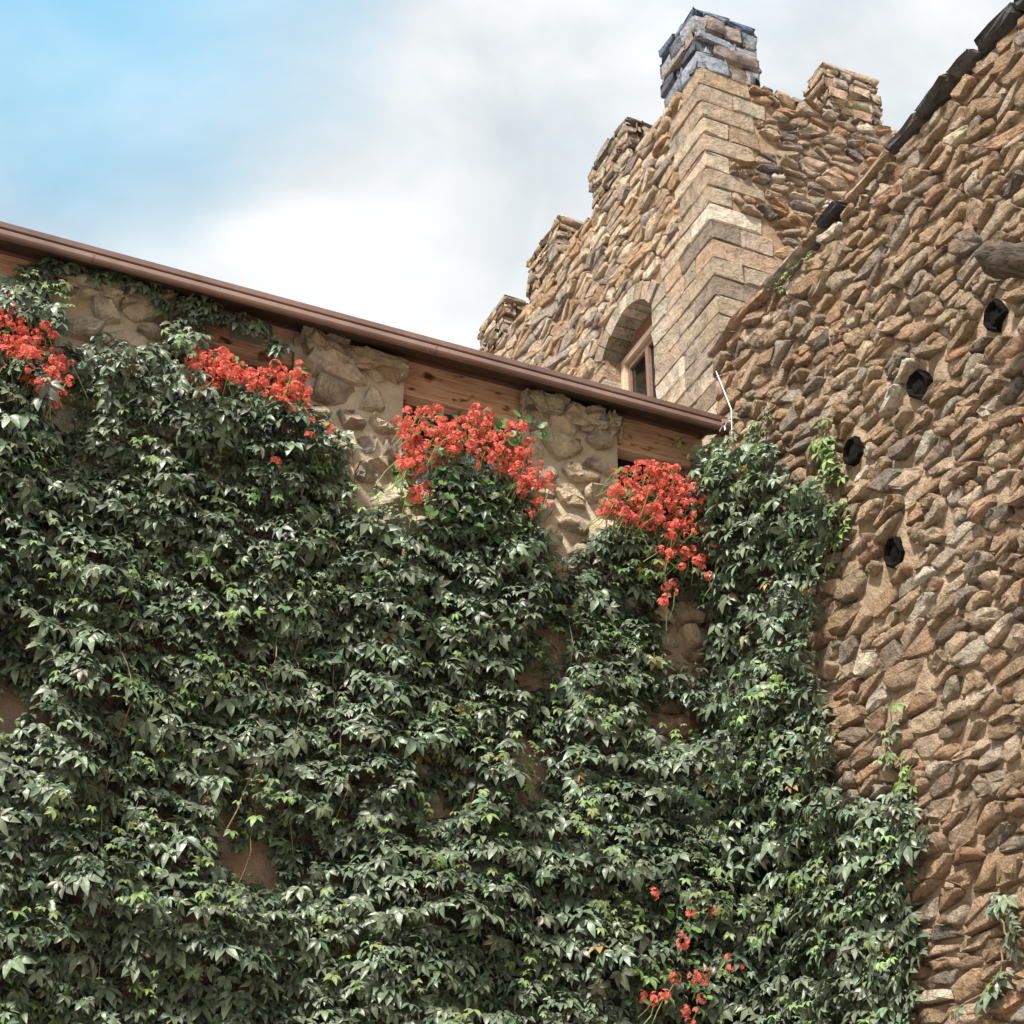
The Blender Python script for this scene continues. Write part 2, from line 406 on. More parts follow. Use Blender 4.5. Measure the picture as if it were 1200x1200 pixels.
def seen_order(frame, plane_far=None):
    def key(p):
        c = p.mean(0); P = frame[0]+frame[1]*c[0]+frame[2]*c[1]; x, y = proj(P)
        inside = -30 < x[0] < 1230 and -30 < y[0] < 1230
        d = np.linalg.norm(P-CP); return -area(p)/d**2*(1 if inside else .001)
    return key
def relief_grid(name, frame, a0, a1, b0, b1, step, amp, m, parent, seed=0, sc=3.0, hole=None, **kw):
    na, nb = int((a1-a0)/step)+1, int((b1-b0)/step)+1
    A, B = np.meshgrid(np.linspace(a0, a1, na), np.linspace(b0, b1, nb)); o, ea, eb, en = frame
    Hh = (fbm(A*sc, B*sc, seed)-.5)*2*amp
    P = o+A[..., None]*ea+B[..., None]*eb+Hh[..., None]*en
    i = np.arange((na-1)*(nb-1)); r = i//(na-1); c = i % (na-1); v = r*na+c
    F = np.concatenate([np.stack([v, v+1, v+na+1], 1), np.stack([v, v+na+1, v+na], 1)])
    if hole is not None:
        ca = A.ravel()[F].mean(1); cb = B.ravel()[F].mean(1); F = F[~hole(ca, cb)]
    return big_mesh(name, P.reshape(-1, 3), F, m, parent, kind=None, smooth=True, **kw)
X_, Y_, Z_ = np.eye(3)
YW = 8.92          # front face of the ivy wall
XW = 5.49          # face of the side wall
XT, YT = 10.15, 16.0   # tower corner
FR1 = (np.array([0, YW, 0]), X_, Z_, -Y_)          # a = x
FR2 = (np.array([XW, 0, 0]), -Y_, Z_, -X_)         # a = -y
FRT1 = (np.array([XT, 0, 0]), -Y_, Z_, -X_)
FRT2 = (np.array([0, YT, 0]), X_, Z_, -Y_)

# ---------------------------------------------------------------- ground
g_ = mesh('ground', [(-300, -300, 0), (300, -300, 0), (300, 300, 0), (-300, 300, 0)], [(0, 1, 2, 3)], M['ground']); g_['kind'] = 'structure'

# ================================================================ TOWER
g = np.random.default_rng(21)
tower = thing('stone_tower', 'tall castle tower with battlements and an arched window rising behind the brown eave', 'tower', (12, 20, 0))
ZP = 21.38; TX1, TY1 = 13.75, 24.55; WY0, WY1, ZS = 17.84, 19.35, 18.25; WB = 16.0; RISE = .38
RA = ((WY1-WY0)**2/4+RISE**2)/(2*RISE); AC = ((WY0+WY1)/2, ZS+RISE-RA); HALF = math.asin((WY1-WY0)/2/RA)
def arch_pts(r, n=12, ext=0):
    return [(AC[0]+r*math.sin(t), AC[1]+r*math.cos(t)) for t in np.linspace(-HALF-ext, HALF+ext, n)]
ap = arch_pts(RA+.02)
V = []; F = []
def addb(*b):
    k = len(V); V.extend(boxv(*b)); F.extend([tuple(i+k for i in f) for f in BOXF])
e = .02
addb(XT+.7, TX1, YT+e, TY1, 0, ZP-.25)
addb(XT+e, XT+.7, YT+e, WY0, 0, ZP-.02); addb(XT+e, XT+.7, WY1, TY1, 0, ZP-.02)
addb(XT+e, XT+.7, WY0, WY1, 0, WB)
addb(XT+.7, TX1, YT+e, YT+.6, ZP-.25, ZP-.02)
pl = [(WY0, ZP-.02)]+ap+[(WY1, ZP-.02)]; k = len(V)
for x in (XT+e, XT+.7): V += [(x, a, b) for a, b in pl]
n = len(pl); F.append(tuple(range(k, k+n))); F.append(tuple(range(k+2*n-1, k+n-1, -1)))
for i in range(n): F.append((k+i, k+(i+1) % n, k+n+(i+1) % n, k+n+i))
mesh('mortar_core', V, F, M['tower_mortar'], tower)
boxes('room_shade', [(XT+.62, XT+.68, WY0+.001, WY1-.001, WB+.001, ZS+.3)], M['room_shade'], tower)  # near-black sheet painted as the room's shade behind the tower window
# quoins on the near corner
CH = .335; nq = int((ZP-14.2)/CH)
obL, obR = [], []
def qb(x0, x1, y0, y1, z0, z1, seed, pal=PAL_Q, name='quoin', r=.014, nz=.0078):
    V, F = rblock(((x0+x1)/2, (y0+y1)/2, (z0+z1)/2), (x1-x0, y1-y0, z1-z0), r, nz, 3, seed)
    return mesh(name, V, F, M['block'], tower, tint=pick(pal, g), smooth=False)
for i in range(nq):
    z1 = ZP-.02-i*CH+g.uniform(-.006, .006); z0 = z1-CH+.020; long = i % 2 == 0
    px, py = XT-.008-g.uniform(0, .010), YT-.008-g.uniform(0, .010)
    if long:
        lr, ll = g.uniform(.82, 1.08), g.uniform(.38, .6)
    else:
        lr, ll = g.uniform(.34, .58), g.uniform(.7, 1.0)
    qb(px, XT+lr, py, YT+ll, z0, z1, i*3)
    obR.append([(XT, z0), (XT+lr, z0), (XT+lr, z1), (XT, z1)])
    if not long and g.random() < .72:
        l2 = lr+g.uniform(.5, .62); qb(XT+lr+.015, XT+l2, YT-.012, YT+.25, z0, z1, i*3+1)
        obR.append([(XT+lr, z0), (XT+l2, z0), (XT+l2, z1), (XT+lr, z1)])
    elif long:
        l2 = ll+g.uniform(.3, .5)
        if i > 1: qb(XT-.012, XT+.25, YT+ll+.015, YT+l2, z0, z1, i*3+2); ll = l2
    # dressed blocks running on to the window
    if z1 < ZS+.75:
        y = YT+ll; t = WY0-.02 if z1 < ZS+.1 else WY0-g.uniform(.1, .5)
        while t-y > .12:
            w_ = g.uniform(.4, .75)
            if t-y-w_ < .25: w_ = t-y
            qb(XT-.008, XT+.3 if y+w_ < WY0-.05 else XT+.42, y+.015, y+w_, z0, z1, i*7+int(y*50))
            y += w_
        ll = t-YT
    obL.append([(-YT-ll, z0), (-YT, z0), (-YT, z1), (-YT-ll, z1)])
# far jamb blocks
z = WB-.8; i = 0
while z < ZS-.02:
    h_ = g.uniform(.24, .36); h_ = min(h_, ZS-z); w_ = (.62 if i % 2 else .32)*g.uniform(.85, 1.1)
    qb(XT-.03, XT+.42, WY1, WY1+w_, z+.008, z+h_-.008, 900+i, r=.03, nz=.008)
    obL.append([(-WY1-w_, z), (-WY1, z), (-WY1, z+h_), (-WY1-w_, z+h_)]); z += h_; i += 1
# arch stones
nv = 9; vo = .30
for i in range(nv):
    t0 = -HALF-.06+(2*HALF+.12)*i/nv+.008; t1 = -HALF-.06+(2*HALF+.12)*(i+1)/nv-.008
    ro = RA+vo*g.uniform(.85, 1.1); xf = XT-.03-g.uniform(0, .02); jb = g.uniform(-.006, .006, 8)
    q = []
    for r_ in (RA+jb[0], ro):
        for t_ in (t0, t1): q.append((AC[0]+r_*math.sin(t_), AC[1]+r_*math.cos(t_)))
    q = [q[0], q[1], q[3], q[2]]
    V = [(xf+jb[j], a, b) for j, (a, b) in enumerate(q)]+[(XT+.42, a, b) for a, b in q]
    mesh('arch_stone', V, BOXF, M['block'], tower, tint=pick(PAL_Q, g))
th = np.linspace(-HALF-.2, HALF+.2, 9)
obL.append([(-WY1-.12, ZS-.05), (-WY0+.0, ZS-.05)]+[(-(AC[0]+(RA+vo)*math.sin(-t_)), AC[1]+(RA+vo)*math.cos(t_)) for t_ in -th[::1]][::1])
_ob = obL[-1]; cc = np.mean(_ob, 0); obL[-1] = sorted(_ob, key=lambda q: math.atan2(q[1]-cc[1], q[0]-cc[0]))
obL.append([(-WY1, 13), (-WY0, 13), (-WY0, ZS), (-WY1, ZS)])
# rubble of the two faces
P = seeds(-TY1-.3, -YT+.3, 14.0, ZP+.2, .50, .172, g)
pol = cells(P, (-TY1+.02, -YT-.02, 14.0, ZP), 2.4, .022, obL, g)
lay_stones(pol, FRT1, .048, PAL_TL, tower, M['far_stone'], g, limit=300, order=seen_order(FRT1), rough=.035, n=0, tilt=.10, flat=.86, edge=.955, jag=.2, pf=.5)
P = seeds(XT-.3, TX1+.3, 15.5, ZP+.2, .38, .145, g)
pol = cells(P, (XT+.02, TX1-.02, 15.5, ZP), 1.7, .05, obR, g)
lay_stones(pol, FRT2, .07, PAL_TR, tower, M['far_stone'], g, name='rubble_stone', limit=300, order=seen_order(FRT2), rough=.05, n=0, tilt=.2, flat=.7, edge=.93, jag=.2, pf=.5)
# merlons: each a stack of separate stones
def merlon(x0, x1, y0, y1, z0, z1, pal, label=None, seed=1, ch=.15, cw=.36, lean=0, top_pal=None, rd=.05, mt='far_stone'):
    g = np.random.default_rng(seed)
    c = ((x0+x1)/2, (y0+y1)/2, z0)
    mo = mesh('merlon', boxv(x0+.07, x1-.07, y0+.07, y1-.07, z0-.1, z1-.08), BOXF, M['tower_mortar'], tower, label=label)
    z = z0
    while z < z1-.02:
        h = min(ch*g.uniform(.7, 1.6), z1-z); h = h if h > .06 else .08
        fr = (z-z0)/(z1-z0); sh = .03*fr
        pp = top_pal if (top_pal and fr > .82) else pal
        # -X face and -Y face runs, then the hidden faces with longer stones
        for side in range(4):
            if side in (0, 2): s, e2, k_ = y0, y1, 'y'
            else: s, e2, k_ = x0, x1, 'x'
            t = s+(.0 if side in (0, 1) else 0)
            corner_long = g.random() < .5
            while t < e2-.02:
                w = cw*g.uniform(.5, 1.5)*(1 if side < 2 else 1.4)
                if e2-t-w < .14: w = e2-t
                d = .24; o = g.uniform(-.03, .06)
                if side == 0: b = (x0-o, x0+d, t, t+w)
                elif side == 1: b = (t+(d*.6 if t == s and corner_long else 0), t+w, y0-o, y0+d)
                elif side == 2: b = (x1-d, x1+o, t, t+w)
                else: b = (t+d*.6 if t == s else t, t+w, y1-d, y1+o)
                hh = h*g.uniform(.86, 1.0)
                Vb, Fb = rblock(((b[0]+b[1])/2+sh*.3, (b[2]+b[3])/2, z+h/2), (b[1]-b[0], b[3]-b[2]-.012, hh-.012), rd, .017, 3, g.integers(1e6), rot=g.normal(0, .04))
                mesh('stone', Vb, Fb, M[mt], mo, tint=pick(pp, g), smooth=True)
                t += w
        z += h
    # loose cap stones
    t = y0
    while t < y1-.1:
        w = g.uniform(.2, .45)
        Vb, Fb = rblock(((x0+x1)/2, t+w/2, z1+g.uniform(0, .06)), (x1-x0+g.uniform(-.12, .10), min(w, y1-t+.03), g.uniform(.07, .17)), .035, .012, 3, g.integers(1e6))
        mesh('cap_stone', Vb, Fb, M['slate' if top_pal else mt], mo, tint=pick(top_pal or pal, g), smooth=True); t += w
merlon(XT, XT+1.08, YT, YT+1.15, ZP, 22.62, PAL_BLUE, 'tall corner merlon of blue grey stones', 31, ch=.25, cw=.46, mt='slate', top_pal=[(2, (.10, .13, .20)), (1, (.2, .25, .36))])
merlon(XT, XT+.5, 18.28, 19.68, ZP+.05, 22.42, PAL_M, 'second merlon, grey stones with a dark cap', 32, top_pal=PAL_BLUE)
merlon(XT, XT+.5, 20.88, 22.22, ZP+.05, 22.42, PAL_TL, 'third merlon of yellowish stones', 33)
merlon(XT, XT+.5, 23.29, 24.45, ZP+.05, 22.42, PAL_TL, 'farthest merlon, low above the roof edge', 34)
merlon(12.47, 13.5, YT, YT+.62, ZP-.08, 22.42, PAL_M, 'right hand merlon of rounded pale stones', 35, ch=.19, cw=.36, rd=.085)
# crenel sills: a row of flat rounded stones
for (a0, a1, ax) in ((YT+1.15, 18.28, 1), (19.68, 20.88, 1), (22.22, 23.29, 1), (XT+1.08, 12.47, 0), (13.5, TX1, 0)):
    t = a0
    while t < a1-.03:
        w = min(g.uniform(.22, .45), a1-t); hh = g.uniform(.1, .2)
        if ax == 1: c, s_ = (XT+.2, t+w/2, ZP+.02), (.48, w-.01, hh)
        else: c, s_ = (t+w/2, YT+.2, ZP+.0), (w-.01, .48, hh)
        Vb, Fb = rblock(c, s_, .06, .014, 3, g.integers(1e6)); mesh('sill_stone', Vb, Fb, M['far_stone'], tower, tint=pick(PAL_M, g), smooth=True); t += w
# window: pale outer frame, brown casement, glass, curtain
win = mesh('window', *(lambda: (boxv(XT+.27, XT+.35, WY0+.02, WY0+.10, WB, 18.15)+boxv(XT+.27, XT+.35, WY1-.12, WY1-.005, WB, 18.15)+boxv(XT+.27, XT+.355, WY0+.02, WY1-.005, 18.15, 18.25), [tuple(i+k for i in f) for k in (0, 8, 16) for f in BOXF]))(), M['cream_wood'], tower)
y0, y1 = WY0+.10, WY1-.12
boxes('frame', [(XT+.33, XT+.39, y0, y0+.07, WB, 18.11), (XT+.33, XT+.39, y1-.07, y1, WB, 18.11), (XT+.325, XT+.388, y0+.07, y1-.07, 18.03, 18.11),
                (XT+.31, XT+.385, (y0+y1)/2-.045, (y0+y1)/2+.045, WB, 18.03)], M['casement'], win)
boxes('pane', [(XT+.365, XT+.373, y0+.07, (y0+y1)/2-.045, WB, 18.03)], M['glass'], win)
boxes('pane', [(XT+.365, XT+.373, (y0+y1)/2+.045, y1-.07, WB, 18.03)], M['glass'], win)
boxes('curtain', [(XT+.385, XT+.389, y0+.05, y1-.05, WB, 18.05)], M['curtain'], win)
boxes('head_panel', [(XT+.35, XT+.38, WY0+.05, WY1-.05, 18.25, ZS+.36)], M['wood_dark'], win)
boxes('window_bar', [(XT+.24, XT+.255, WY0+.0, WY1-.0, 16.72, 16.745), (XT+.24, XT+.255, WY0+.0, WY1, 16.42, 16.445)], M['bolt'], win)

# ================================================================ SIDE WALL
g = np.random.default_rng(5)
swall = thing('rubble_wall', 'high wall of rounded brown rubble in sandy mortar on the right with dark beam ends', 'wall', (XW+.3, 6, 0))
ZW = 9.40
boxes('wall_core', [(XW+.06, XW+.6, -2, 8.72, 0, ZW-.05), (XW+.06, XW+.6, 8.72, 9.6, 0, 8.76)], M['mortar'], swall)
relief_grid('mortar', FR2, -8.74, 2.0, 8.76, ZW-.03, .025, .034, M['mortar'], swall, 3, 8)
relief_grid('mortar', FR2, -9.2, 2.0, 2.5, 8.76, .025, .034, M['mortar'], swall, 3, 8)
stubs = [on(1080, 452, 0, XW), on(1003, 531, 0, XW), on(1052, 647, 0, XW), on(1171, 371, 0, XW)]
obs = []
for s_ in stubs:
    obs.append([(-s_[1]+.15*math.cos(t), s_[2]+.135*math.sin(t)) for t in np.linspace(0, 2*math.pi, 8, endpoint=False)])
lg = on(1238, 324, 0, XW); obs.append([(-lg[1]+.15*math.cos(t), lg[2]+.13*math.sin(t)) for t in np.linspace(0, 2*math.pi, 8, endpoint=False)])
P = seeds(-9.3, -2.0, 2.6, ZW+.1, .235, .094, g, .05)
P = P[(P[:, 0] > -8.70) | (P[:, 1] < 8.68)]
pol = cells(P, (-9.1, -2.0, 2.6, ZW-.05), 2.1, .016, obs, g, keep=lambda p: p[0] > -9.0)
pol2 = []
for p in pol:
    p = p[:]; 
    if p.mean(0)[1] > 8.62: p[:, 0] = np.maximum(p[:, 0], -8.72)
    if area(p) < .004: continue
    c = p.mean(0); s_ = g.uniform(.95, 1.06); p = c+(p-c)*s_*np.array([g.uniform(.92, 1.03), g.uniform(.82, 1.0)])
    sh = g.normal(.0, .12); p[:, 1] += (p[:, 0]-c[0])*sh
    pol2.append(p)
lay_stones(pol2, FR2, .046, PAL_W2, swall, M['stone'], g, limit=300, order=seen_order(FR2), rough=.05, tilt=.17, flat=.78, n=0, edge=.93, jag=.15, pf=.5)
# small wedge stones pressed into the joints
P = seeds(-9.0, -3.5, 3.2, ZW-.1, .2, .15, g, .62); PV, PF, PT, k = [], [], [], 0
for q in P:
    if (q[0] < -8.68 and q[1] > 8.4) or min(math.hypot(q[0]+s_[1], q[1]-s_[2]) for s_ in stubs) < .2: continue
    r_ = g.uniform(.025, .05); an = np.linspace(0, 2*math.pi, 7, endpoint=False); pp = q+np.stack([np.cos(an)*r_*1.4, np.sin(an)*r_*.8], 1)
    Vb, Fb = stone_geo(pp, FR2, .045, g, n=8, rough=.08); PV.append(Vb); PF += [tuple(a+k for a in f) for f in Fb]; PT.append(np.tile(pick(PAL_W2, g), (len(Vb), 1))); k += len(Vb)
mesh('pinning_stones', np.concatenate(PV), PF, M['stone'], swall, tint=np.concatenate(PT), smooth=True, kind='stuff')
# coping: flat dark slabs
PAL_COP = [(3, (.08, .08, .085)), (2, (.14, .13, .13)), (1.4, (.26, .23, .2))]
y = 8.74; i = 0
while y > 2.5:
    w = g.uniform(.22, .5)
    Vb, Fb = rblock((XW+.27+g.uniform(-.025, .015), y-w/2, ZW+.012+g.uniform(-.006, .012)), (.70, w-.008, g.uniform(.05, .085) if y < 6.6 else g.uniform(.035, .06)), .018, .010, 4, g.integers(1e6), rot=g.normal(0, .03))
    mesh('coping_stone', Vb, Fb, M['stone_dark'], swall, tint=pick(PAL_COP if y < 6.6 or g.random() < .35 else PAL_W2, g), smooth=False); y -= w
# beam ends: dark hexagonal timber stubs sitting in the wall
for i, s_ in enumerate(stubs):
    r_ = .088; n = 9; V = []; F = []; a0 = g.uniform(0, 1); jt = g.normal(0, .12, n); jr = g.normal(0, .12, n)
    prof = [(-.10, .62), (-.10, 1.0), (.3, 1.0)]
    for (dx, sc_) in [(-.02, .7), (-.048, .84), (-.042, 1.0), (.3, 1.0)]:
        for k in range(n):
            t = a0+2*math.pi*k/n+jt[k]; q_ = r_*sc_*(1+jr[k]); V.append((XW+dx+jr[k]*.08*(dx < 0), s_[1]+q_*math.cos(t), s_[2]+q_*math.sin(t)*1.1))
    for j in range(3):
        for k in range(n): F.append((j*n+k, j*n+(k+1) % n, (j+1)*n+(k+1) % n, (j+1)*n+k))
    F.append(tuple(range(n))[::-1])
    mesh('beam_end', V, F, M['beam_black'], swall)
pts = [lg+np.array([.1, -.05, -.02]), lg+np.array([-.12, .0, .0]), lg+np.array([-.30, .03, .05]), lg+np.array([-.42, .05, .10])]
lp = [pts[0]*(1-t)+pts[3]*t+np.array([0, .02*math.sin(t*9), .03*math.sin(t*6)]) for t in np.linspace(0, 1, 16)]
lr = [.125*(1-.35*t)*(1+.10*math.sin(t*17))*(1 if t < .93 else .72) for t in np.linspace(0, 1, 16)]
V, F = tube(lp, lr, 18)
V = np.array(V); ang = np.tile(np.arange(18), 16)[:len(V)]; ctr = np.repeat(np.array(lp), 18, 0)
V = ctr+(V-ctr)*(1+.10*np.sin(ang*1.7+np.repeat(np.arange(16), 18)*.5)+rng.normal(0, .05, len(V)))[:, None]
mesh('log_end', V, F, M['log'], swall, smooth=True, label='gnarled grey log end sticking out near the top')

# ================================================================ IVY BUILDING
g = np.random.default_rng(9)
bld = thing('stone_building', 'low eaved stone building with timber lintels behind the ivy, brown gutter along its roof', 'building', (2, 11, 0))
OP = [(-.75, .83), (1.58, 2.41), (3.17, 4.03), (4.75, 5.46)]; ZO0, ZO1 = 7.85, 8.74
core = [(-3, XW, YW+.02, 9.4, 0, ZO0)]
for a, b in ((-3, -.75), (.83, 1.58), (2.41, 3.17), (4.03, 4.75)): core.append((a, b, YW+.02, 9.4, ZO0, 8.72))
core.append((-3, 9, 9.4, 9.9, 0, 8.95)); core.append((-3, -2.8, 9.9, 15, 0, 8.95)); core.append((8.8, 9, 9.9, 15, 0, 8.95)); core.append((-3, 9, 15, 15.2, 0, 8.95))
boxes('wall', core, M['plaster'], bld)
inop = lambda a, b: ((b > ZO0) & (((a > -.75) & (a < .83)) | ((a > 1.58) & (a < 2.41)) | ((a > 3.17) & (a < 4.03)) | (a > 4.75)))
relief_grid('plaster', FR1, -3, XW, 2.5, 7.3, .035, .03, M['plaster'], bld, 8, 3)
relief_grid('pillar_mortar', FR1, -3, XW, 7.3, 8.72, .02, .018, M['render'], bld, 8, 5, hole=inop)
# pillar stones: large, widely set
obst = [[(a, ZO0-.02), (b, ZO0-.02), (b, 9), (a, 9)] for a, b in OP]
P = seeds(-1.2, XW, 7.0, 8.75, .27, .15, g, .03)
pol = cells(P, (-1.2, XW, 7.0, 8.66), 1.7, .035, obst, g)
pol = [p.mean(0)+(p-p.mean(0))*g.uniform(.74, 1.06) for p in pol if g.random() < .95]
lay_stones(pol, FR1, .06, PAL_P, bld, M['pillar'], g, name='pillar_stone', rough=.07, n=0, tilt=.3, flat=.7, edge=.93, jag=.2, pf=.7)
P = seeds(4.7, 5.4, 5.7, 7.0, .24, .15, g, .1); pol = cells(P, (4.7, 5.45, 5.7, 7.0), 1.4, .03, [], g)
lay_stones(pol, FR1, .06, PAL_W2, bld, M['stone'], g, name='wall_stone', rough=.06, tilt=.2)
for a, b in OP[1:3]+[(.0, .83)]:      # blocky top stones standing proud on the pillar heads
    pass
for a, b in ((.83, 1.58), (2.41, 3.17), (4.03, 4.75)):
    t = a-.01
    while t < b-.05:
        w = min(g.uniform(.25, .48), b+.02-t)
        Vb, Fb = rblock((t+w/2, YW+.045, 8.685+g.uniform(-.03, .02)), (w-.015, .30, g.uniform(.10, .17)), .035, .022, 5, g.integers(1e6), rot=g.normal(0, .08)); mesh('top_stone', Vb, Fb, M['pillar'], bld, tint=pick(PAL_P, g)); t += w
# timber lintels with a thin lower board, blocks above the pillars
for a, b in OP:
    boxes('lintel', [(a-.12, b+(.12 if b < 5 else .02), YW+.07, YW+.17, 8.60, 8.87)], M['wood'], bld)
    boxes('trim_board', [(a, b, YW+.055, YW+.16, 8.562, 8.594)], M['wood'], bld)
    w_ = boxes('window', [(a+.002, a+.06, YW+.12, YW+.2, ZO0, 8.56), (b-.06, b-.002, YW+.12, YW+.2, ZO0, 8.56), ((a+b)/2-.03, (a+b)/2+.03, YW+.12, YW+.2, ZO0, 8.56)], M['wood_dark'], bld)
    boxes('pane', [(a+.06, (a+b)/2-.03, YW+.16, YW+.165, ZO0, 8.56)], M['glass'], w_)
    boxes('pane', [((a+b)/2+.03, b-.06, YW+.16, YW+.165, ZO0, 8.56)], M['glass'], w_)
    boxes('room_shade', [(a+.002, b-.002, YW+.40, YW+.45, ZO0, 8.56)], M['room_shade'], w_)  # thin sheet behind the glass, interior shade put into its colour
for c in (1.205, 2.79, 4.39):
    for d in (-.16, .02, .2):
        boxes('rafter_block', [(c+d-.075, c+d+.075, YW+.05+abs(d)*.1, YW+.2, 8.77, 8.87)], M['wood_dark'] if d != .02 else M['wood'], bld)
boxes('fixing_plate', [(1.98, 2.2, YW+.062, YW+.068, 8.66, 8.72)], M['bolt'], bld)
# soffit boards, roof, gutter
for i in range(3):                          # sloping boards under the eave
    ya, yb = 8.635+i*.118, 8.635+i*.118+.112; za, zb = 8.672+(ya-8.635)*.55, 8.672+(yb-8.635)*.55
    V = [(x, y, z) for x in (-3, XW-.02) for y, z in ((ya, za), (yb, zb), (yb, zb+.02), (ya, za+.02))]
    mesh('soffit_board', V, [(0, 1, 2, 3), (7, 6, 5, 4), (0, 4, 5, 1), (1, 5, 6, 2), (2, 6, 7, 3), (3, 7, 4, 0)], M['soffit'], bld)
Vr = [(-3.1, 8.60, 8.80), (XW-.03, 8.60, 8.80), (XW-.03, 8.60, 8.86), (-3.1, 8.60, 8.86)]
def extr(name, prof, x0, x1, m, parent, **kw):
    n = len(prof); V = [(x0, a, b) for a, b in prof]+[(x1, a, b) for a, b in prof]
    F = [(i, (i+1) % n, n+(i+1) % n, n+i) for i in range(n)]+[tuple(range(n))[::-1], tuple(range(n, 2*n))]
    return mesh(name, V, F, m, parent, **kw)
roof = extr('roof', [(8.64, 8.755), (8.64, 8.777), (15.3, 10.2), (15.3, 9.9), (8.9, 8.90)], -3.1, 5.46, M['metal'], bld)
extr('roof_edge', [(8.595, 8.728), (8.588, 8.732), (8.588, 8.770), (8.60, 8.780), (8.64, 8.784), (8.64, 8.728)], -3.1, XW-.02, M['metal'], bld)
GP = [(8.575, 8.660), (8.570, 8.668), (8.570, 8.697), (8.575, 8.702), (8.628, 8.702), (8.625, 8.725), (8.632, 8.725), (8.632, 8.668), (8.60, 8.655), (8.585, 8.655)]
gut = extr('gutter', GP, -3.1, XW-.03, M['metal2'], bld)
for x in (-1.2, 1.0, 3.25):
    extr('gutter_joint', [(a-.003 if a < 8.6 else a+.003, b-.003 if b < 8.7 else b) for a, b in GP], x, x+.012, M['metal'], gut)
# white cable hanging over the corner
cp = [on(838, 432, 0, XW-.04), on(848, 457, 0, XW-.10), on(857, 480, 0, XW-.16), on(858, 517, 0, XW-.15)]
V, F = tube(cp, .0042, 6); cb_ = mesh('white_cable', V, F, M['cable']); cb_['label'] = 'thin white cable running from the wall top down over the gutter end'; cb_['category'] = 'cable'
cw_ = on(850, 500, 0, XW-.12); an = np.linspace(0, 9, 40)
V, F = tube([cw_+np.array([0, -.02*math.cos(t)+.012*t-.05, .025*math.sin(t)]) for t in an], .003, 4); cu = mesh('wire_coil', V, F, M['cable']); cu['label'] = 'small curl of pale wire under the right end of the gutter'; cu['category'] = 'wire'

# ================================================================ IVY
def leaflet(L, wd, droop, fold, nseg=3):
    """points along +x, side y, up z; 12 triangles"""
    xs = [0, .22, .5, .78, 1.0]; ws = [0, .72, 1.0, .6, 0]
    V = [(0, 0, 0)]
    for x, w in zip(xs[1:4], ws[1:4]):
        z = -droop*x*x*L
        for s in (-1, 0, 1): V.append((x*L, s*w*wd*L*.5, z+(abs(s)*fold*w*wd*L)))
    V.append((L, 0, -droop*L*1.05))
    F = [(0, 2, 1), (0, 3, 2)]
    for k in (1, 4): F += [(k, k+1, k+4), (k, k+4, k+3), (k+1, k+2, k+5), (k+1, k+5, k+4)]
    F += [(7, 8, 10), (8, 9, 10)]
    return np.array(V), np.array(F)
def palm(seed, R=1.0):
    g = np.random.default_rng(seed); VV, FF, k = [], [], 0
    for a, s in ((0, 1.0), (.82, .9), (-.82, .9), (1.65, .62), (-1.65, .62)):
        V, F = leaflet(R*s*g.uniform(.88, 1.1), g.uniform(.38, .50), g.uniform(.15, .55), g.uniform(.05, .28))
        a += g.normal(0, .12); tl = g.normal(0, .18); ct, st = math.cos(tl), math.sin(tl)
        V = V @ np.array([[1, 0, 0], [0, ct, st], [0, -st, ct]]); V[:, 0] += .05*R
        ca, sa = math.cos(a), math.sin(a); V = V @ np.array([[ca, sa, 0], [-sa, ca, 0], [0, 0, 1]])
        VV.append(V); FF.append(F+k); k += len(V)
    # petiole
    pv = np.array([(0, -.012, 0), (0, .012, 0), (-.55, .01, -.28), (-.55, -.01, -.28)])*R; VV.append(pv); FF.append(np.array([(0, 1, 2), (0, 2, 3)])+k)
    return np.concatenate(VV), np.concatenate(FF)
PALM = [palm(s) for s in range(8)]
def frames(nrm, tip):
    n = nrm/np.linalg.norm(nrm, axis=1, keepdims=True); t = tip-(tip*n).sum(1, keepdims=True)*n; t /= np.linalg.norm(t, axis=1, keepdims=True)+1e-9
    return np.stack([t, np.cross(n, t), n], 2)      # columns
def scatter(P, Rm, sc, tint, young, templates=PALM):
    VV, FF, TT, MI, k = [], [], [], [], 0; nT = len(templates); var = np.arange(len(P)) % nT
    for v in range(nT):
        ix = np.where(var == v)[0]
        if not len(ix): continue
        tv, tf = templates[v]
        W_ = np.einsum('nij,vj->nvi', Rm[ix], tv)*sc[ix][:, None, None]+P[ix][:, None, :]
        VV.append(W_.reshape(-1, 3)); FF.append((tf[None]+np.arange(len(ix))[:, None, None]*len(tv)).reshape(-1, 3)+k)
        TT.append(np.repeat(tint[ix], len(tv), 0)); MI.append(np.repeat(young[ix], len(tf))); k += len(ix)*len(tv)
    return np.concatenate(VV), np.concatenate(FF), np.concatenate(TT), np.concatenate(MI)
def in_poly(x, y, P):
    r = np.zeros(len(x), bool); n = len(P)
    for i in range(n):
        x0, y0 = P[i]; x1, y1 = P[(i+1) % n]
        c = ((y0 > y) != (y1 > y)) & (x < (x1-x0)*(y-y0)/(y1-y0+1e-12)+x0); r ^= c
    return r
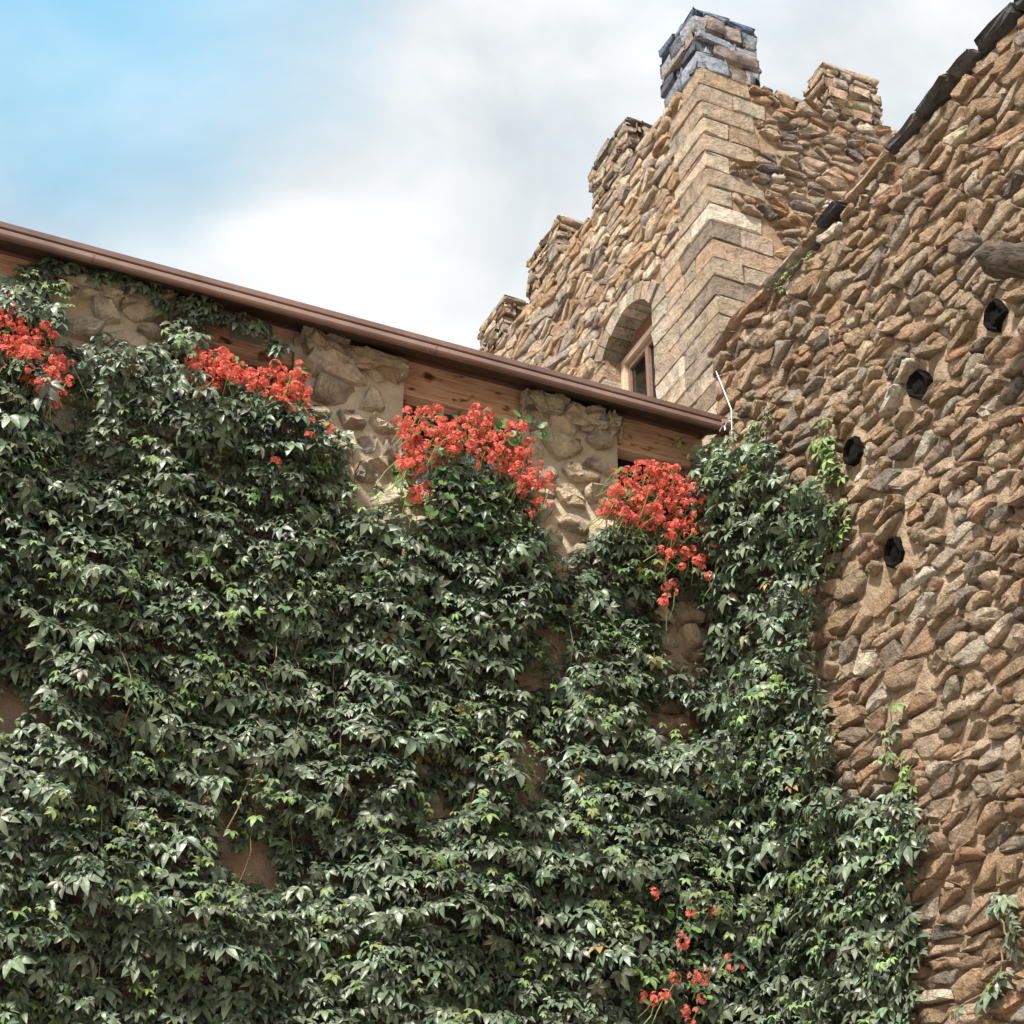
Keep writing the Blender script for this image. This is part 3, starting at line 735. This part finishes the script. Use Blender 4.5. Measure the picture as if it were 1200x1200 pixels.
EDGE = [(-1100, 150), (-260, 340), (-60, 380), (0, 395), (30, 410), (78, 430), (82, 400), (140, 398), (200, 405), (225, 420), (270, 455), (330, 470), (372, 478), (395, 510), (412, 552), (420, 590),
        (450, 600), (500, 612), (520, 590), (600, 600), (640, 640), (672, 655), (700, 632), (722, 622), (775, 640), (800, 600), (812, 545), (828, 520), (862, 512), (895, 525), (925, 552), (962, 560), (975, 590),
        (972, 640), (948, 690), (950, 760), (968, 850), (972, 925), (1000, 950), (1062, 925), (1086, 975), (1068, 1040), (1082, 1100), (1070, 1160), (1090, 1230), (1100, 1420), (-1100, 1420)]
HOLES = [(300, 1010, 28, 22), (268, 975, 14, 34), (505, 937, 20, 17), (625, 885, 16, 30), (622, 790, 14, 22), (792, 848, 30, 24), (805, 745, 28, 50), (78, 475, 16, 30), (5, 830, 18, 42),
         (655, 668, 14, 14), (400, 950, 10, 12), (612, 925, 14, 14), (650, 745, 10, 26)]
EXTRA = [(40, 325, 30, 18), (25, 350, 22, 25), (70, 312, 30, 9), (130, 322, 30, 9), (178, 335, 22, 9), (232, 352, 25, 12), (222, 385, 22, 22), (265, 372, 26, 9), (302, 382, 22, 8), (325, 402, 12, 9), (60, 370, 14, 22), (190, 352, 8, 10), (568, 592, 60, 34), (600, 632, 44, 30), (535, 570, 34, 30), (575, 560, 30, 14), (300, 480, 60, 20), (735, 632, 40, 16)]
def ell(x, y, L, grow=1.0):
    r = np.zeros(len(x), bool)
    for a, b, c, d in L: r |= ((x-a)/(c*grow))**2+((y-b)/(d*grow))**2 < 1
    return r
def ivy_mask(P):
    x, y = proj(P); wx = x+22*(vn(P[:, 0]*6+P[:, 1]*5, P[:, 2]*6, 5)-.5)+14*(vn(P[:, 0]*17+P[:, 1]*17, P[:, 2]*17, 6)-.5)
    wy = y+22*(vn(P[:, 0]*6+P[:, 1]*5, P[:, 2]*6, 9)-.5)
    return (in_poly(wx, wy, EDGE) & ~ell(wx, wy, HOLES, 1.12)) , x, y
def tier(u, z, f):                       # shoots hang over one another in overlapping skirts
    p = -z*f+3.2*fbm(u*.9, z*.5, 13, 3); q = -z*f*2.3+4*fbm(u*1.6+5, z*.9, 23, 3)
    return .17*(p-np.floor(p))*vn(u*1.3, z*1.1, 33)+.13*(q-np.floor(q))
def relief1(u, z):
    b = fbm(u*1.5+3.1, z*1.25, 41, 3); c = fbm(u*4.2, z*3.3+u*.8, 57, 2)
    return .05+.26*np.clip((b-.28)*1.9, 0, 1)+.13*np.clip((c-.35)*1.8, 0, 1)+tier(u, z, 1.7)
def relief2(u, z):
    b = fbm(u*2.2+9, z*1.5, 71, 3); return .06+.22*np.clip((b-.3)*2, 0, 1)+tier(u, z, 1.9)
g = np.random.default_rng(77)
def sample(n, wall, layer):
    if wall == 1:
        a = g.uniform(-2.7, XW-.03, n); b = g.uniform(3.2, 8.7, n); h = relief1(a, b); e_ = .06
        ga = (relief1(a+e_, b)-relief1(a-e_, b))/(2*e_); gb = (relief1(a, b+e_)-relief1(a, b-e_))/(2*e_)
        h = h+.22*np.clip((a-4.9)/.5, 0, 1)
        px_, py_ = proj(np.stack([a, np.full(n, YW-.08), b], 1)); near = ell(px_, py_, HOLES, 2.2); h = np.where(near, h*.38, h)
        hh = h*(1 if layer == 0 else g.uniform(.1, .65, n))+g.uniform(-.02, .03, n)
        P = np.stack([a, YW-hh, b], 1); nr = np.stack([-ga, -np.ones(n), -gb], 1)
    else:
        a = g.uniform(6.2, YW, n); b = g.uniform(3.2, 8.75, n); h = relief2(a, b); e_ = .06
        h = h*(.45+.9*np.clip((a-7.2)/1.2, 0, 1)); ga = (relief2(a+e_, b)-relief2(a-e_, b))/(2*e_); gb = (relief2(a, b+e_)-relief2(a, b-e_))/(2*e_)
        hh = h*(1 if layer == 0 else g.uniform(.25, .8, n))+g.uniform(-.02, .05, n)
        P = np.stack([XW-hh, a, b], 1); nr = np.stack([-np.ones(n), -ga, -gb], 1)
    return P, nr
def make_leaves(P, nr, size, gg):
    n = len(P)
    nr = nr/np.linalg.norm(nr, axis=1, keepdims=True)
    nrm = nr*1.0+np.array([0, 0, 1])*gg.uniform(.5, 1.55, (n, 1))+gg.normal(0, .33, (n, 3))
    tip = np.array([0, 0, -1.0])+nr*.8+gg.normal(0, .42, (n, 3))
    dead = gg.random(n) < .003
    Rm = frames(nrm, tip); sc = size*gg.choice([.6, .8, 1, 1.15, 1.5], n, p=[.25, .28, .27, .13, .07])
    t = gg.uniform(.7, 1.35, (n, 1))*np.array([1, 1, 1])*(1+gg.normal(0, .06, (n, 3)))
    t[dead] *= np.array([2.2, 1.15, .6])
    return Rm, sc, t
def ivy_plant(root, walls, nouter, ninner, size, only=None, extra=False, nyoung=160):
    Ps, Ns = [], []
    for w, n0, n1 in walls:
        for layer, n in ((0, n0), (1, n1)):
            P, nr = sample(n, w, layer); ok, x, y = ivy_mask(P)
            if only is not None: ok &= only(P, x, y)
            Ps.append(P[ok]); Ns.append(nr[ok])
    if extra:
        NE = 26000; a = g.uniform(-.4, 5, NE); b = g.uniform(7.4, 8.86, NE); P = np.stack([a, np.where(b < 8.3, g.uniform(8.5, 8.8, NE), g.uniform(8.68, 8.84, NE)), b], 1)
        x, y = proj(P); ok = ell(x, y, EXTRA) & (g.random(NE) < .42); Ps.append(P[ok]); Ns.append(np.tile([0, -1.0, 0], (ok.sum(), 1)))
    P = np.concatenate(Ps); nr = np.concatenate(Ns)
    Rm, sc, t = make_leaves(P, nr, size, g); yg = np.zeros(len(P), int)
    # young shoots: tight bright clusters that spray out of the mass
    cs = g.choice(len(P), nyoung, replace=False); YP, YN = [], []
    for c in cs:
        k = g.integers(5, 14); sp = .085
        dn = nr[c]/np.linalg.norm(nr[c])
        YP.append(P[c]+dn*.09+g.normal(0, sp, (k, 3))*np.array([1, .5, .8])); YN.append(np.tile(nr[c], (k, 1)))
    YP = np.concatenate(YP); YN = np.concatenate(YN); yR, ysc, yt = make_leaves(YP, YN, size*.62, g)
    P = np.concatenate([P, YP]); Rm = np.concatenate([Rm, yR]); sc = np.concatenate([sc, ysc]); t = np.concatenate([t, yt]); yg = np.r_[yg, (g.random(len(YP)) < .8).astype(int)]
    ok = ~((P[:, 2] > 8.48) & (P[:, 1] < 8.70)); P, Rm, sc, t, yg = P[ok], Rm[ok], sc[ok], t[ok], yg[ok]
    # the largest ones in view are leaves of their own
    x, y = proj(P); score = np.where((x > 0) & (x < 1200) & (y > 250) & (y < 1200), sc/np.linalg.norm(P-CP, axis=1), 0)
    front = np.ones(len(P), bool); idx = np.argsort(-score)[:300]
    protos = {}
    for i in idx:
        v = i % 8; key = (v, int(yg[i]))
        if key not in protos:
            me = bpy.data.meshes.new('leaf'); me.from_pydata(PALM[v][0].tolist(), [], PALM[v][1].tolist()); me.materials.append(M['young_leaf'] if yg[i] else M['leaf'])
            a = me.attributes.new('tint', 'FLOAT_COLOR', 'POINT'); a.data.foreach_set('color', np.ones(len(PALM[v][0])*4)); protos[key] = me
        o = bpy.data.objects.new('leaf', protos[key]); COL.objects.link(o); o.parent = root
        from mathutils import Matrix
        m4 = Matrix([list(Rm[i][r]*sc[i])+[P[i][r]-WLOC[root.name][r]] for r in range(3)]+[[0, 0, 0, 1]]); o.matrix_basis = m4
    front[idx] = False; ix = np.where(front)[0]
    V, F, T, MI = scatter(P[ix], Rm[ix], sc[ix], t[ix], yg[ix])
    big_mesh('foliage', V, F, [M['leaf'], M['young_leaf']], root, tint=T, mi=MI)
    return P, nr, len(P)
LS = .076
ivy = thing('ivy', 'dense dark green creeper covering the wall from the window sills down', 'ivy', (2.5, YW-.2, 0))
P1, N1, cnt1 = ivy_plant(ivy, [(1, 31500, 25500)], 0, 0, LS, only=lambda P, x, y: P[:, 0] < 5.12+.1*np.sin(P[:, 2]*3), extra=True, nyoung=580)
ivy2 = thing('ivy', 'thick column of creeper filling the corner between ivy wall and rubble wall', 'ivy', (XW-.2, YW-.3, 0))
P2, N2, cnt2 = ivy_plant(ivy2, [(1, 21000, 14500), (2, 8500, 7000)], 0, 0, LS, only=lambda P, x, y: (P[:, 0] >= 5.12+.1*np.sin(P[:, 2]*3)), nyoung=70)
print('ivy leaves', cnt1, cnt2)
# woody stems: on the wall behind the leaves and a few hanging runners in front
def runners(root, n, g, a0, a1, wall=1):
    VV, FF, k = [], [], 0
    for i in range(n):
        a = g.uniform(a0, a1); z = g.uniform(5.0, 7.9); L = g.uniform(.5, 1.6); pts = []; off = g.uniform(.0, .1); ph = g.uniform(0, 6)
        for s in np.linspace(0, 1, 12):
            zz = z-L*s; aa = a+.05*math.sin(ph+s*5)+.1*s*math.sin(ph)
            h = float(relief1(np.array([aa]), np.array([zz]))[0])*(g.uniform(.5, .6) if i % 2 else 1.0)+off*.5
            pts.append((aa, YW-h, zz) if wall == 1 else (XW-h*.5, aa, zz))
        V, F = tube(pts, g.uniform(.002, .0045), 4); VV += V; FF += [tuple(q+k for q in f) for f in F]; k += len(V)
    mesh('stems', VV, FF, M['stem'], root, kind='stuff')
runners(ivy, 26, g, -.2, 5.0)
# sprigs on the rubble wall
def sprig(px, label, seed, size=.07, dens=3, ht=.05, name='creeper_sprig', young=.6, grp=None):
    g = np.random.default_rng(seed); pts = [on(a, b, 0, XW-ht-.03) for a, b in px]
    fine = []
    for i in range(len(pts)-1):
        for s in np.linspace(0, 1, 6, endpoint=False): fine.append(pts[i]*(1-s)+pts[i+1]*s+g.normal(0, .008, 3))
    fine.append(pts[-1]); root = thing(name, label, 'creeper', fine[-1])
    V, F = tube(fine, .005, 5); mesh('stem', V, F, M['stem'], root)
    n = int(len(fine)*dens); P = np.array([fine[g.integers(len(fine))] for _ in range(n)])+g.normal(0, .045, (n, 3))*np.array([.4, 1, .8]); P[:, 0] = np.minimum(P[:, 0], XW-.06)
    Rm, sc, t = make_leaves(P, np.tile([-1.0, -.2, 0], (n, 1)), size, g)
    yg = (g.random(n) < young).astype(int)
    protos = {}
    for i in range(n):
        v = i % 8; key = (v, yg[i])
        if key not in protos:
            me = bpy.data.meshes.new('leaf'); me.from_pydata(PALM[v][0].tolist(), [], PALM[v][1].tolist()); me.materials.append(M['young_leaf'] if yg[i] else M['leaf'])
            a = me.attributes.new('tint', 'FLOAT_COLOR', 'POINT'); a.data.foreach_set('color', np.ones(len(PALM[v][0])*4)); protos[key] = me
        o = bpy.data.objects.new('leaf', protos[key]); COL.objects.link(o); o.parent = root
        from mathutils import Matrix
        o.matrix_basis = Matrix([list(Rm[i][r]*sc[i])+[P[i][r]-WLOC[root.name][r]] for r in range(3)]+[[0, 0, 0, 1]])
sprig([(1048, 820), (1040, 870), (1055, 900), (1050, 945)], 'wispy creeper shoot climbing the rubble wall above the bulge of ivy', 1, .07, 1.6)
sprig([(1168, 1050), (1180, 1100), (1170, 1150), (1120, 1190), (1110, 1240)], 'lone leafy shoot on the rubble wall at the bottom right', 2, .08, 1.3, young=.3)
sprig([(905, 478), (890, 500), (875, 512)], 'small bright tuft on the rubble wall beside the gutter end', 3, .05, 2)
sprig([(965, 500), (970, 530), (985, 545), (960, 560)], 'fresh green shoot reaching onto the rubble wall at the top of the corner ivy', 4, .07, 2.6, young=.85)
sprig([(985, 590), (980, 640), (960, 690)], 'yellow green shoot edging the corner ivy halfway up', 5, .065, 2.4, young=.8)
sprig([(945, 300), (920, 322), (905, 345)], 'thin mossy tuft on top of the rubble wall near the tower', 6, .04, 1.6)

# ================================================================ GERANIUMS
def head_mesh(seed, m):
    g = np.random.default_rng(seed); V, F, k = [], [], 0
    for i in range(9):
        d = g.normal(0, 1, 3); d[2] = abs(d[2])*.7; d /= np.linalg.norm(d); c = d*.034
        a = np.cross(d, g.normal(0, 1, 3)); a /= np.linalg.norm(a); b = np.cross(d, a); r = g.uniform(.017, .024)
        for p in range(5):
            t = 2*math.pi*p/5+g.normal(0, .1); w = .62
            e1 = math.cos(t)*a+math.sin(t)*b; e2 = -math.sin(t)*a+math.cos(t)*b
            V += [c, c+e1*r*.6+e2*r*w*.6+d*r*.25, c+e1*r*1.05+d*r*g.uniform(-.1, .25), c+e1*r*.6-e2*r*w*.6+d*r*.25]
            F.append((k, k+1, k+2)); F.append((k, k+2, k+3)); k += 4
    me = bpy.data.meshes.new('flower_head'); me.from_pydata([tuple(v) for v in V], [], F); me.materials.append(m)
    a = me.attributes.new('tint', 'FLOAT_COLOR', 'POINT'); T = np.ones((len(V), 4)); T[:, :3] = np.repeat(np.random.default_rng(seed).uniform(.75, 1.3, (len(V)//4, 1)), 4, 0); a.data.foreach_set('color', T.ravel())
    return me
HEADS = [head_mesh(s, M['petal']) for s in range(6)]
def gleaf(seed):     # round scalloped leaf
    g = np.random.default_rng(seed); n = 9; V = [(0, 0, 0)]; 
    for i in range(n+1):
        t = -2.7+5.4*i/n; r = 1*g.uniform(.88, 1.05); V.append((r*math.cos(t)*1.0+.25, r*math.sin(t), .22*g.uniform(.6, 1.2)))
    return np.array(V)*.5, np.array([(0, i, i+1) for i in range(1, n+1)])
GL = [gleaf(s) for s in range(4)]
def geranium(label, blobs, Yp, seed, heads, leaves, lx=None, group='red geraniums spilling from the upper windows', wall=1, spread=.07, lsize=.062):
    g = np.random.default_rng(seed); tot = sum(b[2]*b[3] for b in blobs)
    c0 = on(blobs[0][0], blobs[0][1], 1, Yp); root = thing('geranium', label, 'flowers', c0, group)
    pts = []
    for (cx, cy, rx, ry, *sg) in blobs:
        for _ in range(max(1, int(heads*rx*ry/tot))):
            a = g.uniform(0, 2*math.pi); r = math.sqrt(g.random())
            depth = Yp+g.normal(0, spread)+ (r-.5)*.1
            pts.append(on(cx+rx*r*math.cos(a)+g.normal(0, 4), cy+ry*r*math.sin(a)+g.normal(0, 4), 1, min(depth, YW-.05)))
    for i, p in enumerate(pts):
        o = bpy.data.objects.new('flower_head', HEADS[i % 6]); COL.objects.link(o); o.parent = root
        o.location = tuple(p-WLOC[root.name]); s = g.uniform(.55, .95); o.scale = (s, s, s)
        o.rotation_euler = (math.radians(65)+g.normal(0, .5), g.normal(0, .4), g.uniform(-1, 1))
    # stems back to the sill
    VV, FF, k = [], [], 0
    for p in pts[::2]:
        q = p+np.array([g.normal(0, .06), .14, -g.uniform(.02, .16)])
        V, F = tube([p, (p+q)/2+g.normal(0, .01, 3), q], .0035, 4); VV += V; FF += [tuple(a+k for a in f) for f in F]; k += len(V)
    mesh('stems', VV, FF, M['green_stem'], root, kind='stuff')
    L = []
    for (cx, cy, rx, ry) in (lx or [b[:4] for b in blobs]):
        for _ in range(int(leaves*rx*ry/sum(b[2]*b[3] for b in (lx or blobs)))):
            a = g.uniform(0, 2*math.pi); r = math.sqrt(g.random()); L.append(on(cx+rx*r*math.cos(a), cy+ry*r*math.sin(a), 1, Yp+g.uniform(-.02, .16)))
    if L:
        L = np.array(L); n = len(L); nrm = np.array([0, -1, .5])+g.normal(0, .45, (n, 3)); tip = np.array([0, 0, -1.0])+g.normal(0, .6, (n, 3))
        V, F, T, MI = scatter(L, frames(nrm, tip), lsize*g.uniform(.6, 1.25, n), g.uniform(.7, 1.3, (n, 1))*np.ones(3), np.zeros(n, int), GL)
        big_mesh('leaves', V, F, M['gleaf'], root, tint=T)
geranium('red geraniums at the left edge of the photo, hanging over the ivy', [(8, 372, 14, 22), (30, 400, 34, 24), (58, 432, 26, 22), (62, 458, 16, 14), (10, 410, 12, 14), (40, 440, 10, 8), (-30, 380, 25, 25)], 8.55, 11, 230, 150)
geranium('red geraniums between the two left stone pillars, thin and trailing right', [(245, 432, 26, 20), (272, 438, 22, 14), (312, 448, 32, 14), (340, 462, 20, 16), (232, 428, 12, 12), (275, 425, 8, 6), (235, 452, 6, 5), (318, 541, 5, 6), (370, 512, 5, 5), (358, 488, 8, 5), (350, 440, 10, 10), (290, 455, 16, 8), (386, 506, 4, 4)], 8.58, 12, 230, 140)
geranium('red geraniums in the middle window, the broadest bank of blooms', [(500, 505, 34, 24), (545, 510, 34, 20), (590, 530, 34, 22), (618, 560, 24, 22), (490, 545, 26, 16), (488, 580, 12, 10), (625, 590, 14, 10), (560, 492, 20, 10), (600, 500, 16, 8), (475, 490, 10, 10)], 8.48, 13, 298, 420, lx=[(545, 560, 75, 50), (590, 600, 45, 35), (500, 560, 40, 40), (560, 505, 80, 25)])
geranium('red geraniums in the right window, a rounded bush trailing towards the corner ivy', [(760, 560, 42, 18), (735, 590, 30, 20), (770, 590, 42, 28), (800, 620, 24, 20), (790, 655, 18, 14), (785, 690, 10, 7), (820, 575, 14, 14), (795, 572, 20, 12), (770, 552, 12, 8), (834, 605, 8, 10), (826, 590, 12, 16), (838, 645, 6, 8), (854, 645, 5, 4), (835, 675, 5, 5), (778, 708, 4, 3), (815, 650, 12, 12)], 8.45, 14, 298, 230)
geranium('few small red blooms scattered low in the ivy at the bottom', [(803, 1098, 6, 5), (832, 1070, 5, 3), (864, 1130, 6, 5), (790, 1152, 6, 5), (818, 1148, 8, 7), (770, 1168, 8, 7), (744, 1160, 4, 5), (805, 1190, 8, 5), (765, 1050, 5, 3), (808, 1065, 4, 3), (828, 1172, 4, 3), (857, 1122, 4, 4), (835, 1065, 4, 3)], 8.33, 15, 34, 30, lx=[(800, 1075, 40, 40), (790, 1150, 50, 40)], group=None, spread=.03, lsize=.05)
print('triangles', sum(len(o.data.polygons) for o in bpy.data.objects if o.type == 'MESH' and o.data.users == 1))
